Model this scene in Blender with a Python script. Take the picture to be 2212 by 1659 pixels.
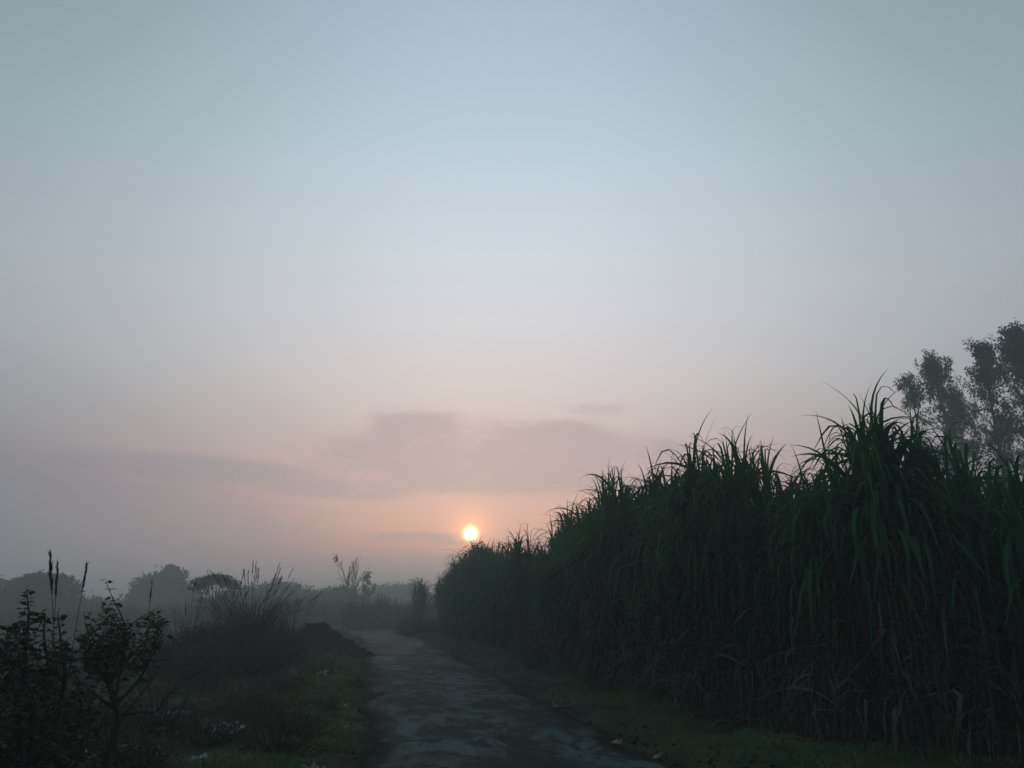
import bpy, math, random
import numpy as np
from mathutils import Vector, Matrix

R = math.radians
PI = math.pi
for o in list(bpy.data.objects):
    bpy.data.objects.remove(o)
scene = bpy.context.scene
col = scene.collection

# ------------------------------------------------------------------ camera
EYE = 1.55
PITCH, YAW = R(16.4), R(10.34)
cd = bpy.data.cameras.new('camera')
cam = bpy.data.objects.new('camera', cd)
col.objects.link(cam)
cam.location = (0, 0, EYE)
cam.rotation_euler = (R(90) + PITCH, 0, -YAW)
cd.sensor_fit = 'HORIZONTAL'
cd.sensor_width = 36.0
cd.lens = 36.0 * 1662 / 2212
cd.clip_start = 0.05
cd.clip_end = 8000
scene.camera = cam

# ------------------------------------------------------------------ sun, sky, exposure
SUN_AZ, SUN_EL = R(7.3), R(5.4)            # azimuth clockwise from +Y
sunv = Vector((math.sin(SUN_AZ) * math.cos(SUN_EL), math.cos(SUN_AZ) * math.cos(SUN_EL), math.sin(SUN_EL)))
ld = bpy.data.lights.new('sun', 'SUN')
ld.energy = 0.35
ld.angle = R(0.5)
ld.color = (1.0, 0.62, 0.40)
lo = bpy.data.objects.new('sun', ld)
col.objects.link(lo)
lo.rotation_euler = sunv.to_track_quat('Z', 'Y').to_euler()

scene.view_settings.view_transform = 'Standard'
scene.view_settings.look = 'None'
scene.view_settings.exposure = 0.0
scene.view_settings.gamma = 1.0
scene.render.engine = 'CYCLES'
cy = scene.cycles
cy.use_denoising = True
cy.max_bounces = 5
cy.diffuse_bounces = 3
cy.glossy_bounces = 2
cy.transmission_bounces = 3
cy.volume_bounces = 1
cy.transparent_max_bounces = 4
cy.caustics_reflective = False
cy.caustics_refractive = False
cy.sample_clamp_indirect = 3.0

def lin(c):
    return tuple(((v / 255 + .055) / 1.055) ** 2.4 if v / 255 > .04045 else v / 255 / 12.92 for v in c)

HAZE_D = 0.0050
HAZE_TOP = 16.5
world = bpy.data.worlds.new('World')
scene.world = world
world.use_nodes = True
wt = world.node_tree
wt.nodes.clear()
WN, WL = wt.nodes, wt.links

class NT:
    """small expression helper for shader graphs"""
    def __init__(s, t): s.t = t
    def m(s, op, a, b=None, c=None, clamp=False):
        n = s.t.nodes.new('ShaderNodeMath'); n.operation = op; n.use_clamp = clamp
        for i, v in enumerate((a, b, c)):
            if v is None: continue
            if hasattr(v, 'is_linked') or hasattr(v, 'links'): s.t.links.new(v, n.inputs[i])
            else: n.inputs[i].default_value = v
        return n.outputs[0]
    def ss(s, x, lo, hi):
        n = s.t.nodes.new('ShaderNodeMapRange'); n.interpolation_type = 'SMOOTHSTEP'
        s.t.links.new(x, n.inputs[0]); n.inputs[1].default_value = lo; n.inputs[2].default_value = hi
        return n.outputs[0]
    def ramp(s, x, stops, interp='LINEAR'):
        n = s.t.nodes.new('ShaderNodeValToRGB'); r = n.color_ramp; r.interpolation = interp
        while len(r.elements) > 1: r.elements.remove(r.elements[-1])
        r.elements[0].position = stops[0][0]; r.elements[0].color = (*stops[0][1], 1)
        for p, c in stops[1:]:
            e = r.elements.new(p); e.color = (*c, 1)
        s.t.links.new(x, n.inputs[0])
        return n.outputs[0]
    def mix(s, f, a, b, mode='MIX'):
        n = s.t.nodes.new('ShaderNodeMix'); n.data_type = 'RGBA'; n.blend_type = mode
        for sock, v in ((n.inputs[0], f), (n.inputs[6], a), (n.inputs[7], b)):
            if hasattr(v, 'links'): s.t.links.new(v, sock)
            elif isinstance(v, (int, float)): sock.default_value = v
            else: sock.default_value = (*v, 1)
        return n.outputs[2]
    def noise(s, vec, scale, detail=4, rough=.5, dist=0):
        n = s.t.nodes.new('ShaderNodeTexNoise'); n.inputs['Scale'].default_value = scale
        n.inputs['Detail'].default_value = detail; n.inputs['Roughness'].default_value = rough
        n.inputs['Distortion'].default_value = dist
        if vec is not None: s.t.links.new(vec, n.inputs['Vector'])
        return n.outputs['Fac']

W = NT(wt)
tc = WN.new('ShaderNodeTexCoord')
sep = WN.new('ShaderNodeSeparateXYZ')
WL.new(tc.outputs['Generated'], sep.inputs[0])
X, Y, Z = sep.outputs
DEG = 180 / PI
az = W.m('MULTIPLY', W.m('ARCTAN2', X, Y), DEG)
el = W.m('MULTIPLY', W.m('ARCSINE', W.m('MINIMUM', W.m('MAXIMUM', Z, -1.), 1.)), DEG)
el01 = W.m('DIVIDE', W.m('MAXIMUM', el, 0.), 90.)
def RA(pairs): return [(e / 90, lin(c)) for e, c in pairs]
# colour by height above the horizon, below the bright side of the sky and away from it
centre = W.ramp(el01, RA([(0, (205, 150, 165)), (3, (208, 160, 166)), (6, (234, 182, 168)), (9, (220, 184, 180)), (12.5, (212, 194, 190)),
                          (16, (217, 208, 208)), (21, (216, 216, 222)), (26, (210, 218, 226)), (31, (198, 213, 224)),
                          (37, (182, 200, 212)), (43, (168, 189, 203)), (60, (112, 142, 152)), (90, (66, 98, 108))]))
side = W.ramp(el01, RA([(0, (130, 104, 122)), (4, (122, 110, 124)), (8, (124, 126, 135)), (12, (144, 148, 155)), (17, (160, 167, 172)), (22, (162, 172, 179)),
                        (30, (150, 167, 175)), (37, (138, 157, 162)), (60, (86, 112, 120)), (90, (56, 84, 92))]))
daz = W.m('ABSOLUTE', W.m('SUBTRACT', az, 10.0))
sidef = W.ss(daz, 2.0, 44.0)
base = W.mix(sidef, centre, side)
behind = W.m('SUBTRACT', 1.0, W.m('MULTIPLY', W.ss(daz, 50., 150.), .30))
# angle from the sun
dot = WN.new('ShaderNodeVectorMath'); dot.operation = 'DOT_PRODUCT'
WL.new(tc.outputs['Generated'], dot.inputs[0]); dot.inputs[1].default_value = sunv
ang = W.m('MULTIPLY', W.m('ARCCOSINE', W.m('MINIMUM', dot.outputs['Value'], 1.0)), DEG)
# thin clouds: soft ellipses (azimuth, elevation, half widths, strength) broken up by noise
cmb = WN.new('ShaderNodeCombineXYZ')
WL.new(W.m('MULTIPLY', az, 0.22), cmb.inputs[0]); WL.new(W.m('MULTIPLY', el, 0.62), cmb.inputs[1])
nz = W.noise(cmb.outputs[0], 1.0, 8, .62, .5)
nz2 = W.noise(cmb.outputs[0], 4.5, 6, .65, .4)
dens = None
for (a0, e0, ra, re, k) in [(8.5, 10.9, 13.5, 2.7, .97), (3.2, 13.0, 4.4, 1.5, .95), (13.5, 12.4, 5.5, 1.5, .95), (17.0, 14.4, 3.4, .7, .55), (20.5, 11.2, 5, 1.2, .8),
                            (-21, 5.2, 18, 4.6, .92), (-12.5, 9.2, 10.5, 1.1, .95), (-2.5, 8.5, 8.0, .9, .85), (9, 9.1, 14, 1.0, .92), (3.0, 5.15, 3.6, .35, .8), (5.5, 4.75, 2.2, .3, .7),
                            (4, 2.7, 24, 1.5, .85)]:
    dx = W.m('DIVIDE', W.m('SUBTRACT', az, a0), ra)
    dy = W.m('DIVIDE', W.m('SUBTRACT', el, e0), re)
    r2 = W.m('ADD', W.m('MULTIPLY', dx, dx), W.m('MULTIPLY', dy, dy))
    g = W.m('MULTIPLY', W.m('EXPONENT', W.m('MULTIPLY', W.m('POWER', r2, 1.4), -.7)), k)
    dens = g if dens is None else W.m('MAXIMUM', dens, g)
nn = W.m('ADD', W.m('MULTIPLY', W.m('SUBTRACT', nz, .5), 2.2), W.m('MULTIPLY', W.m('SUBTRACT', nz2, .5), 1.3))
cf = W.ss(W.m('ADD', dens, W.m('MULTIPLY', nn, W.m('ADD', .08, W.m('MULTIPLY', dens, .55)))), .22, .90)
cloudcol = W.mix(sidef, lin((184, 169, 174)), lin((126, 130, 142)))
skyc = W.mix(W.m('MULTIPLY', cf, .80), base, cloudcol)
# glow round the sun, partly veiled by the cloud
def glow(width, col_, k, p=1.0):
    g = W.m('EXPONENT', W.m('MULTIPLY', W.m('POWER', W.m('DIVIDE', ang, width), p), -1.0))
    g = W.m('MULTIPLY', g, W.m('SUBTRACT', k, W.m('MULTIPLY', cf, k * .5)))
    n = WN.new('ShaderNodeVectorMath'); n.operation = 'SCALE'; n.inputs[0].default_value = col_
    WL.new(g, n.inputs['Scale']); return n.outputs[0]
def add(a, b):
    n = WN.new('ShaderNodeVectorMath'); n.operation = 'ADD'; WL.new(a, n.inputs[0]); WL.new(b, n.inputs[1]); return n.outputs[0]
def scale(a, k):
    n = WN.new('ShaderNodeVectorMath'); n.operation = 'SCALE'; WL.new(a, n.inputs[0])
    if hasattr(k, 'links'): WL.new(k, n.inputs['Scale'])
    else: n.inputs['Scale'].default_value = k
    return n.outputs[0]
tot = scale(skyc, behind)
tot = add(tot, glow(4.5, (1.0, .42, .20), .22, 1.0))
tot = add(tot, glow(1.15, (1.0, .34, .10), 1.2, 1.3))
tot = add(tot, glow(0.56, (1.0, .72, .10), 3.0, 4.0))
disc = W.m('SUBTRACT', 1.0, W.ss(ang, .34, .47))
dn = WN.new('ShaderNodeVectorMath'); dn.operation = 'SCALE'; dn.inputs[0].default_value = (14, 13, 11)
WL.new(disc, dn.inputs['Scale'])
tot = add(tot, dn.outputs[0])
# the physical sky adds its own scattering under the veil
st = WN.new('ShaderNodeTexSky'); st.sky_type = 'NISHITA'; st.sun_disc = False
st.sun_elevation = SUN_EL; st.sun_rotation = SUN_AZ; st.air_density = 1.0; st.dust_density = 4.0; st.altitude = 100
bg1 = WN.new('ShaderNodeBackground'); WL.new(st.outputs[0], bg1.inputs[0]); bg1.inputs[1].default_value = 0.05
bg2 = WN.new('ShaderNodeBackground'); WL.new(scale(tot, 1.0), bg2.inputs[0]); bg2.inputs[1].default_value = 1.13
ms = WN.new('ShaderNodeMixShader'); ms.inputs[0].default_value = 0.93
WL.new(bg1.outputs[0], ms.inputs[1]); WL.new(bg2.outputs[0], ms.inputs[2])
wo = WN.new('ShaderNodeOutputWorld'); WL.new(ms.outputs[0], wo.inputs[0])
world.cycles.sampling_method = 'MANUAL'
world.cycles.sample_map_resolution = 512

# ------------------------------------------------------------------ helpers
rng = np.random.default_rng(7)
random.seed(7)
FPX = 1662.0
def ray(px, py):
    x = (px - 1106) / FPX; y = (829.5 - py) / FPX
    d = (x, math.cos(PITCH) - y * math.sin(PITCH), math.sin(PITCH) + y * math.cos(PITCH))
    return (d[0] * math.cos(YAW) + d[1] * math.sin(YAW), -d[0] * math.sin(YAW) + d[1] * math.cos(YAW), d[2])
def gp(px, py, z=0.0):
    d = ray(px, py); t = (z - EYE) / d[2]
    return np.array((d[0] * t, d[1] * t, z))
def at(px, py, Yd):
    d = ray(px, py); t = Yd / d[1]
    return np.array((d[0] * t, Yd, EYE + d[2] * t))

class MB:
    """collects vertices and faces and links them as one mesh object"""
    def __init__(s): s.v = []; s.f4 = []; s.f3 = []; s.n = 0; s.uv = None
    def add(s, v, f):
        v = np.asarray(v, float).reshape(-1, 3); f = np.asarray(f, int)
        (s.f4 if f.shape[1] == 4 else s.f3).append(f + s.n)
        s.v.append(v); s.n += len(v)
    def build(s, name, mat, parent=None, loc=(0, 0, 0), smooth=True, link=True):
        me = bpy.data.meshes.new(name)
        v = np.concatenate(s.v) - (np.asarray(loc) if loc is not None else 0)
        f4 = np.concatenate(s.f4) if s.f4 else np.zeros((0, 4), int)
        f3 = np.concatenate(s.f3) if s.f3 else np.zeros((0, 3), int)
        me.vertices.add(len(v)); me.vertices.foreach_set('co', v.astype(np.float32).ravel())
        nl = f4.size + f3.size
        me.loops.add(nl); me.loops.foreach_set('vertex_index', np.concatenate([f4.ravel(), f3.ravel()]).astype(np.int32))
        me.polygons.add(len(f4) + len(f3))
        ls = np.concatenate([np.arange(len(f4)) * 4, f4.size + np.arange(len(f3)) * 3]).astype(np.int32)
        me.polygons.foreach_set('loop_start', ls)
        me.polygons.foreach_set('use_smooth', np.full(len(ls), smooth))
        me.update(calc_edges=True); me.validate()
        me.materials.append(mat)
        o = bpy.data.objects.new(name, me)
        if link: col.objects.link(o)
        if parent is not None: o.parent = parent
        else: o.location = tuple(loc)
        return o

def tag(o, label=None, cat=None, group=None, kind=None):
    if label: o['label'] = label
    if cat: o['category'] = cat
    if group: o['group'] = group
    if kind: o['kind'] = kind
    return o
def thing(name, loc, label, cat, group=None, rz=0):
    e = bpy.data.objects.new(name, None); col.objects.link(e)
    e.location = tuple(loc); e.rotation_euler = (0, 0, rz); e.empty_display_size = .2
    return tag(e, label, cat, group)
KIDS = {}
def copy_tree(root):
    c = root.copy(); col.objects.link(c)
    for ch in KIDS[root.name]:
        d = ch.copy(); col.objects.link(d); d.parent = c
    return c

def unit(v):
    v = np.asarray(v, float); return v / (np.linalg.norm(v, axis=-1, keepdims=True) + 1e-9)

def ribbons(mb, base, azi, th0, L, Wd, bend, s0, sharp, nseg=8, roll=None, fold=.25, tipw=.06):
    """arching grass blades: theta falls from th0 by bend around s0"""
    N = len(base); s = np.linspace(0, 1, nseg + 1)
    sg = lambda x: 1 / (1 + np.exp(-x))
    a = sg((s[None] - s0[:, None]) * sharp[:, None]) - sg(-s0 * sharp)[:, None]
    b = (sg((1 - s0) * sharp) - sg(-s0 * sharp))[:, None]
    th = th0[:, None] - bend[:, None] * a / b
    ca, sa = np.cos(azi)[:, None], np.sin(azi)[:, None]
    d = np.stack([np.cos(th) * ca, np.cos(th) * sa, np.sin(th)], -1)
    st_ = (L / nseg)[:, None, None] * (d[:, :-1] + d[:, 1:]) / 2
    pos = np.concatenate([base[:, None], base[:, None] + np.cumsum(st_, 1)], 1)
    side = np.stack([-sa + 0 * th, ca + 0 * th, 0 * th], -1)
    nor = np.stack([-np.sin(th) * ca, -np.sin(th) * sa, np.cos(th)], -1)
    if roll is None: roll = np.zeros(N)
    tw = roll[:, None] * (0.3 + s[None])
    sd = side * np.cos(tw)[..., None] + nor * np.sin(tw)[..., None]
    up = nor * np.cos(tw)[..., None] - side * np.sin(tw)[..., None]
    w = Wd[:, None] * np.minimum(1, .45 + 2.5 * s)[None] * np.maximum(tipw, (1 - s ** 2.2))[None]
    l = pos - sd * w[..., None] / 2; r = pos + sd * w[..., None] / 2; m = pos - up * w[..., None] * fold
    V = np.stack([l, m, r], 2).reshape(-1, 3)
    idx = np.arange(N)[:, None] * (nseg + 1) * 3 + np.arange(nseg)[None] * 3
    f = []
    for k in (0, 1):
        i = idx + k
        f.append(np.stack([i, i + 1, i + 4, i + 3], -1).reshape(-1, 4))
    mb.add(V, np.concatenate(f))
    return pos

def tube(mb, pts, rad, n=6):
    pts = np.asarray(pts, float); K = len(pts)
    rad = np.broadcast_to(rad, (K,)) if np.ndim(rad) < 1 else np.asarray(rad)
    t = np.gradient(pts, axis=0); t = unit(t)
    ref = np.array((0, 0, 1.)) if abs(t[:, 2]).mean() < .8 else np.array((1., 0, 0))
    u = unit(np.cross(t, ref)); v = np.cross(t, u)
    a = np.linspace(0, 2 * PI, n, endpoint=False)
    V = pts[:, None] + rad[:, None, None] * (np.cos(a)[None, :, None] * u[:, None] + np.sin(a)[None, :, None] * v[:, None])
    i = np.arange(K - 1)[:, None] * n; j = np.arange(n)[None]; j2 = (j + 1) % n
    f = np.stack([i + j, i + j2, i + n + j2, i + n + j], -1).reshape(-1, 4)
    mb.add(V.reshape(-1, 3), f)

def leaves(mb, pos, dirv, size, aspect=.5, droop=0., flat=None, r=rng):
    """kite shaped leaves folded on the midrib; flat 0..1 keeps them near horizontal"""
    N = len(pos); d = unit(dirv)
    rnd = r.normal(size=(N, 3))
    if flat is not None: rnd = rnd * (1 - flat) + np.array((0, 0, 1.)) * flat * 2
    nrm = unit(np.cross(np.cross(d, rnd), d))
    sd = np.cross(d, nrm)
    L = np.broadcast_to(size, (N,))[:, None]; w = L * aspect
    b = pos; tip = pos + d * L - nrm * L * droop
    m = pos + d * L * .42
    v = np.stack([b, m + sd * w / 2 + nrm * L * .08, tip, m - sd * w / 2 + nrm * L * .08, pos + d * L * .5 - nrm * L * .03], 1)
    i = np.arange(N)[:, None] * 5
    f = np.concatenate([i + np.array([[0, 1, 4]]), i + np.array([[1, 2, 4]]), i + np.array([[2, 3, 4]]), i + np.array([[3, 0, 4]])])
    mb.add(v.reshape(-1, 3), f)

def curve_pts(pts, k=4):
    """smooth a coarse polyline (Catmull-Rom)"""
    p = np.asarray(pts, float); p = np.vstack([2 * p[0] - p[1], p, 2 * p[-1] - p[-2]])
    out = []
    for i in range(1, len(p) - 2):
        for t in np.linspace(0, 1, k, endpoint=False):
            a, b, c, d = p[i - 1], p[i], p[i + 1], p[i + 2]
            out.append(.5 * (2 * b + (c - a) * t + (2 * a - 5 * b + 4 * c - d) * t * t + (3 * b - a - 3 * c + d) * t ** 3))
    out.append(p[-2]); return np.array(out)

# ------------------------------------------------------------------ materials
def mat(name, c1, c2, scale=3., rough=.7, spec=.25, bump=0., bscale=20., transl=0., c3=None, coords='Object', detail=5):
    m = bpy.data.materials.new(name); m.use_nodes = True
    t = m.node_tree; n = t.nodes; n.clear(); T = NT(t)
    tcn = n.new('ShaderNodeTexCoord'); vec = tcn.outputs[coords]
    f = T.noise(vec, scale, detail, .6)
    f = T.ss(f, .32, .68)
    c = T.mix(f, c1, c2)
    if c3 is not None:
        g = T.ss(T.noise(vec, scale * 3.7, 4, .6), .5, .68); c = T.mix(g, c, c3)
    oi = n.new('ShaderNodeObjectInfo')
    vr = T.m('ADD', .78, T.m('MULTIPLY', oi.outputs['Random'], .44))
    hv = n.new('ShaderNodeHueSaturation'); t.links.new(c, hv.inputs['Color']); t.links.new(vr, hv.inputs['Value'])
    b = n.new('ShaderNodeBsdfPrincipled'); t.links.new(hv.outputs[0], b.inputs['Base Color'])
    b.inputs['Roughness'].default_value = rough; b.inputs['Specular IOR Level'].default_value = spec
    if bump:
        bn = n.new('ShaderNodeBump'); bn.inputs['Strength'].default_value = bump; bn.inputs['Distance'].default_value = .03
        t.links.new(T.noise(vec, bscale, 6, .65), bn.inputs['Height']); t.links.new(bn.outputs[0], b.inputs['Normal'])
    out = n.new('ShaderNodeOutputMaterial')
    if transl:
        tr = n.new('ShaderNodeBsdfTranslucent'); t.links.new(hv.outputs[0], tr.inputs[0])
        mx = n.new('ShaderNodeMixShader'); mx.inputs[0].default_value = transl
        t.links.new(b.outputs[0], mx.inputs[1]); t.links.new(tr.outputs[0], mx.inputs[2]); t.links.new(mx.outputs[0], out.inputs[0])
    else: t.links.new(b.outputs[0], out.inputs[0])
    return m

M = {}
M['cane'] = mat('cane_leaf', (.018, .098, .046), (.046, .140, .054), 1.2, .6, .18, transl=.35)
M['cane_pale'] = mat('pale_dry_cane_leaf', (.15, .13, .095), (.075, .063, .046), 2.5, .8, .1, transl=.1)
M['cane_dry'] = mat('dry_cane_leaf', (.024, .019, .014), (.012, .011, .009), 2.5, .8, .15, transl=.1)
M['stalk'] = mat('cane_stalk', (.040, .050, .020), (.060, .040, .030), 2., .5, .3)
M['leaf'] = mat('shrub_leaf', (.020, .042, .022), (.040, .060, .026), 4., .55, .25, transl=.12)
M['bark'] = mat('bark', (.035, .030, .026), (.060, .052, .045), 6., .9, .1, .5, 40)
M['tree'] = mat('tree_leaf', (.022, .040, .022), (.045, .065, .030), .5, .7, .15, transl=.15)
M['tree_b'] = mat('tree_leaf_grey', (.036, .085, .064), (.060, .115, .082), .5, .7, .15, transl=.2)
M['grass'] = mat('grass_blade', (.050, .125, .055), (.110, .130, .060), .7, .7, .15, transl=.15, coords='Object')
M['straw'] = mat('straw', (.10, .085, .055), (.055, .050, .030), 3., .8, .1, transl=.15)
M['weed'] = mat('weed_leaf', (.034, .052, .032), (.062, .062, .042), 1.5, .75, .12, transl=.1)
M['plume'] = mat('plume', (.085, .070, .058), (.055, .045, .038), 5., .9, .05, transl=.2)
M['soil'] = mat('soil', (.014, .013, .012), (.024, .022, .020), 2., .95, .03, 1., 14, c3=(.008, .008, .007))
M['plastic'] = mat('plastic_scrap', (.30, .34, .35), (.18, .21, .22), 9., .45, .4, .3, 30, transl=.2)
M['husk'] = mat('pale_husk', (.30, .26, .19), (.18, .16, .12), 8., .8, .1, transl=.15)

def ground_material():
    m = bpy.data.materials.new('ground_soil_and_grass'); m.use_nodes = True
    t = m.node_tree; n = t.nodes; n.clear(); T = NT(t)
    geo = n.new('ShaderNodeNewGeometry'); P_ = geo.outputs['Position']
    a = T.ss(T.noise(P_, .55, 6, .6), .38, .62)
    b_ = T.ss(T.noise(P_, 3.5, 6, .65), .35, .7)
    c = T.mix(a, (.026, .024, .020), (.050, .092, .042))
    c = T.mix(T.m('MULTIPLY', b_, .6), c, (.045, .042, .026))
    c = T.mix(T.ss(T.noise(P_, 14, 5, .7), .55, .8), c, (.014, .013, .011))
    b = n.new('ShaderNodeBsdfPrincipled'); t.links.new(c, b.inputs['Base Color']); b.inputs['Roughness'].default_value = .95
    b.inputs['Specular IOR Level'].default_value = .08
    bn = n.new('ShaderNodeBump'); bn.inputs['Strength'].default_value = .9; bn.inputs['Distance'].default_value = .06
    t.links.new(T.noise(P_, 9, 8, .7), bn.inputs['Height']); t.links.new(bn.outputs[0], b.inputs['Normal'])
    o = n.new('ShaderNodeOutputMaterial'); t.links.new(b.outputs[0], o.inputs[0]); return m

def road_material():
    m = bpy.data.materials.new('worn_road'); m.use_nodes = True
    t = m.node_tree; n = t.nodes; n.clear(); T = NT(t)
    geo = n.new('ShaderNodeNewGeometry'); P_ = geo.outputs['Position']
    sp = n.new('ShaderNodeSeparateXYZ'); t.links.new(P_, sp.inputs[0])
    mp = n.new('ShaderNodeMapping'); mp.inputs['Scale'].default_value = (1, .5, 1); t.links.new(P_, mp.inputs[0]); P_ = mp.outputs[0]
    uvn = n.new('ShaderNodeUVMap'); uv = n.new('ShaderNodeSeparateXYZ'); t.links.new(uvn.outputs[0], uv.inputs[0])
    # base: worn concrete, big pale and dark patches, patches of loose dirt
    c = T.mix(T.ss(T.noise(P_, .8, 6, .62, .4), .42, .58), (.080, .116, .112), (.022, .030, .028))
    c = T.mix(T.m('MULTIPLY', T.ss(T.noise(P_, 2.2, 7, .68, .8), .48, .56), .85), c, (.014, .018, .016))
    c = T.mix(T.m('MULTIPLY', T.ss(T.noise(P_, 5.5, 6, .65, .5), .58, .66), .7), c, (.130, .172, .165))
    c = T.mix(T.m('MULTIPLY', T.ss(T.noise(P_, 40, 4, .7), .45, .75), .35), c, (.03, .03, .028))
    # dirt creeping in from both edges with a ragged border
    u = uv.outputs[0]
    ed = T.m('MULTIPLY', T.m('MINIMUM', u, T.m('MULTIPLY', T.m('SUBTRACT', 1.0, u), 1.6)), 3.1)
    edn = T.m('ADD', ed, T.m('MULTIPLY', T.m('SUBTRACT', T.noise(P_, 1.1, 6, .7), .5), 1.9))
    dirt = T.m('SUBTRACT', 1.0, T.ss(edn, .05, .42))
    c = T.mix(dirt, c, (.020, .018, .015))
    # slab joints every 6 m
    jn = T.m('ADD', sp.outputs[1], T.m('MULTIPLY', T.m('SUBTRACT', T.noise(P_, 1.4, 3), .5), .10))
    j = T.m('ABSOLUTE', T.m('SUBTRACT', T.m('FRACT', T.m('DIVIDE', T.m('ADD', jn, 5.0), 12.0)), .5))
    jm = T.m('MULTIPLY', T.m('SUBTRACT', 1.0, T.ss(j, .0012, .0040)), T.ss(T.noise(P_, .8, 3), .47, .56))
    c = T.mix(jm, c, (.008, .008, .007))
    b = n.new('ShaderNodeBsdfPrincipled'); t.links.new(c, b.inputs['Base Color'])
    rr = T.m('ADD', .68, T.m('MULTIPLY', dirt, .3)); t.links.new(rr, b.inputs['Roughness'])
    b.inputs['Specular IOR Level'].default_value = .03
    bn = n.new('ShaderNodeBump'); bn.inputs['Strength'].default_value = .8; bn.inputs['Distance'].default_value = .05
    h = T.m('ADD', T.noise(P_, 2.6, 8, .7, .8), T.m('MULTIPLY', T.noise(P_, 25, 5, .7), .25))
    h = T.m('SUBTRACT', h, T.m('MULTIPLY', jm, .8))
    t.links.new(h, bn.inputs['Height']); t.links.new(bn.outputs[0], b.inputs['Normal'])
    o = n.new('ShaderNodeOutputMaterial'); t.links.new(b.outputs[0], o.inputs[0]); return m

# ------------------------------------------------------------------ terrain height
def vnoise(x, y, s, seed=0):
    """cheap smooth value noise"""
    x = np.asarray(x, float) * s + seed * 17.3; y = np.asarray(y, float) * s - seed * 9.1
    xi, yi = np.floor(x), np.floor(y); fx, fy = x - xi, y - yi
    fx = fx * fx * (3 - 2 * fx); fy = fy * fy * (3 - 2 * fy)
    h = lambda a, b: (np.sin(a * 127.1 + b * 311.7) * 43758.5453) % 1.0
    return (h(xi, yi) * (1 - fx) + h(xi + 1, yi) * fx) * (1 - fy) + (h(xi, yi + 1) * (1 - fx) + h(xi + 1, yi + 1) * fx) * fy

def road_cx(y):
    y = np.asarray(y, float)
    return 1.62 - np.where(y > 34, (y - 36) ** 2 * .0028, 0.)
ROAD_W = 3.1
def sst(x, a, b):
    t = np.clip((x - a) / (b - a), 0, 1); return t * t * (3 - 2 * t)
def ground_z(x, y):
    x = np.asarray(x, float); y = np.asarray(y, float)
    d = np.abs(x - road_cx(np.minimum(y, 75))) - ROAD_W / 2
    off = sst(d, .0, .7)
    lump = (vnoise(x, y, .9, 1) - .5) * .16 + (vnoise(x, y, 2.7, 2) - .5) * .07 + (vnoise(x, y, 7., 5) - .5) * .03
    near = 1 - sst(np.hypot(x, y), 60, 160)
    z = off * lump * near
    # a shallow rut along the right edge of the road, raised grassy verge beyond it
    right = x - road_cx(np.minimum(y, 75)) - ROAD_W / 2
    z = z - .07 * np.exp(-((right - .35) / .22) ** 2) * near + .08 * np.exp(-((right - 1.25) / .45) ** 2) * near
    # bank of old spoil on the left, field falls away behind it
    left = -(x - road_cx(np.minimum(y, 75)) + ROAD_W / 2)
    z = z + .14 * sst(left, .1, 1.2) * (1 - sst(left, 2.0, 6.)) * near
    z = z + .55 * np.exp(-(((x + 4.3) / 2.2) ** 2 + ((y - 20.5) / 4.5) ** 2))
    z = z - .5 * sst(left, 6, 16)
    z = z - .03 * (1 - off)
    return z

gm = ground_material()
def make_ground():
    k = 260
    s = np.linspace(-1, 1, k)
    gx = np.sinh(s * 6.2) / np.sinh(6.2) * 1150
    s2 = np.linspace(-.62, 1, k + 80)
    gy = np.sinh(s2 * 6.0) / np.sinh(6.0) * 1150 + 9
    Xg, Yg = np.meshgrid(gx, gy, indexing='xy')
    V = np.stack([Xg, Yg, ground_z(Xg, Yg)], -1).reshape(-1, 3)
    nx, ny = len(gx), len(gy)
    i = np.arange(ny - 1)[:, None] * nx + np.arange(nx - 1)[None]
    f = np.stack([i, i + 1, i + nx + 1, i + nx], -1).reshape(-1, 4)
    mb = MB(); mb.add(V, f)
    tag(mb.build('ground', gm), kind='structure')
make_ground()

def make_road():
    ys = np.concatenate([np.arange(-8, 40, .25), np.arange(40, 92, 1.)])
    us = np.linspace(0, 1, 25)
    V = []; UV = []
    for y in ys:
        wl = (float(vnoise(3.3, y, .9, 3)) - .5) * .34; wr = (float(vnoise(8.3, y, .7, 4)) - .5) * .26
        # slope of the centre line for the bend
        for u in us:
            x = road_cx(y) - ROAD_W / 2 + wl + u * (ROAD_W - wl + wr)
            z = .012 + (1 - abs(2 * u - 1) ** 3) * .035 + (float(vnoise(x, y, 1.3, 6)) - .5) * .012
            V.append((x, y, z)); UV.append((u, y))
    nx = len(us); ny = len(ys)
    i = np.arange(ny - 1)[:, None] * nx + np.arange(nx - 1)[None]
    f = np.stack([i, i + 1, i + nx + 1, i + nx], -1).reshape(-1, 4)
    mb = MB(); mb.add(V, f)
    o = mb.build('road', road_material())
    uvl = o.data.uv_layers.new(name='UVMap')
    li = np.zeros(len(o.data.loops), np.int32); o.data.loops.foreach_get('vertex_index', li)
    uvl.data.foreach_set('uv', np.array(UV)[li].astype(np.float32).ravel())
    tag(o, kind='structure')
make_road()

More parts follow.
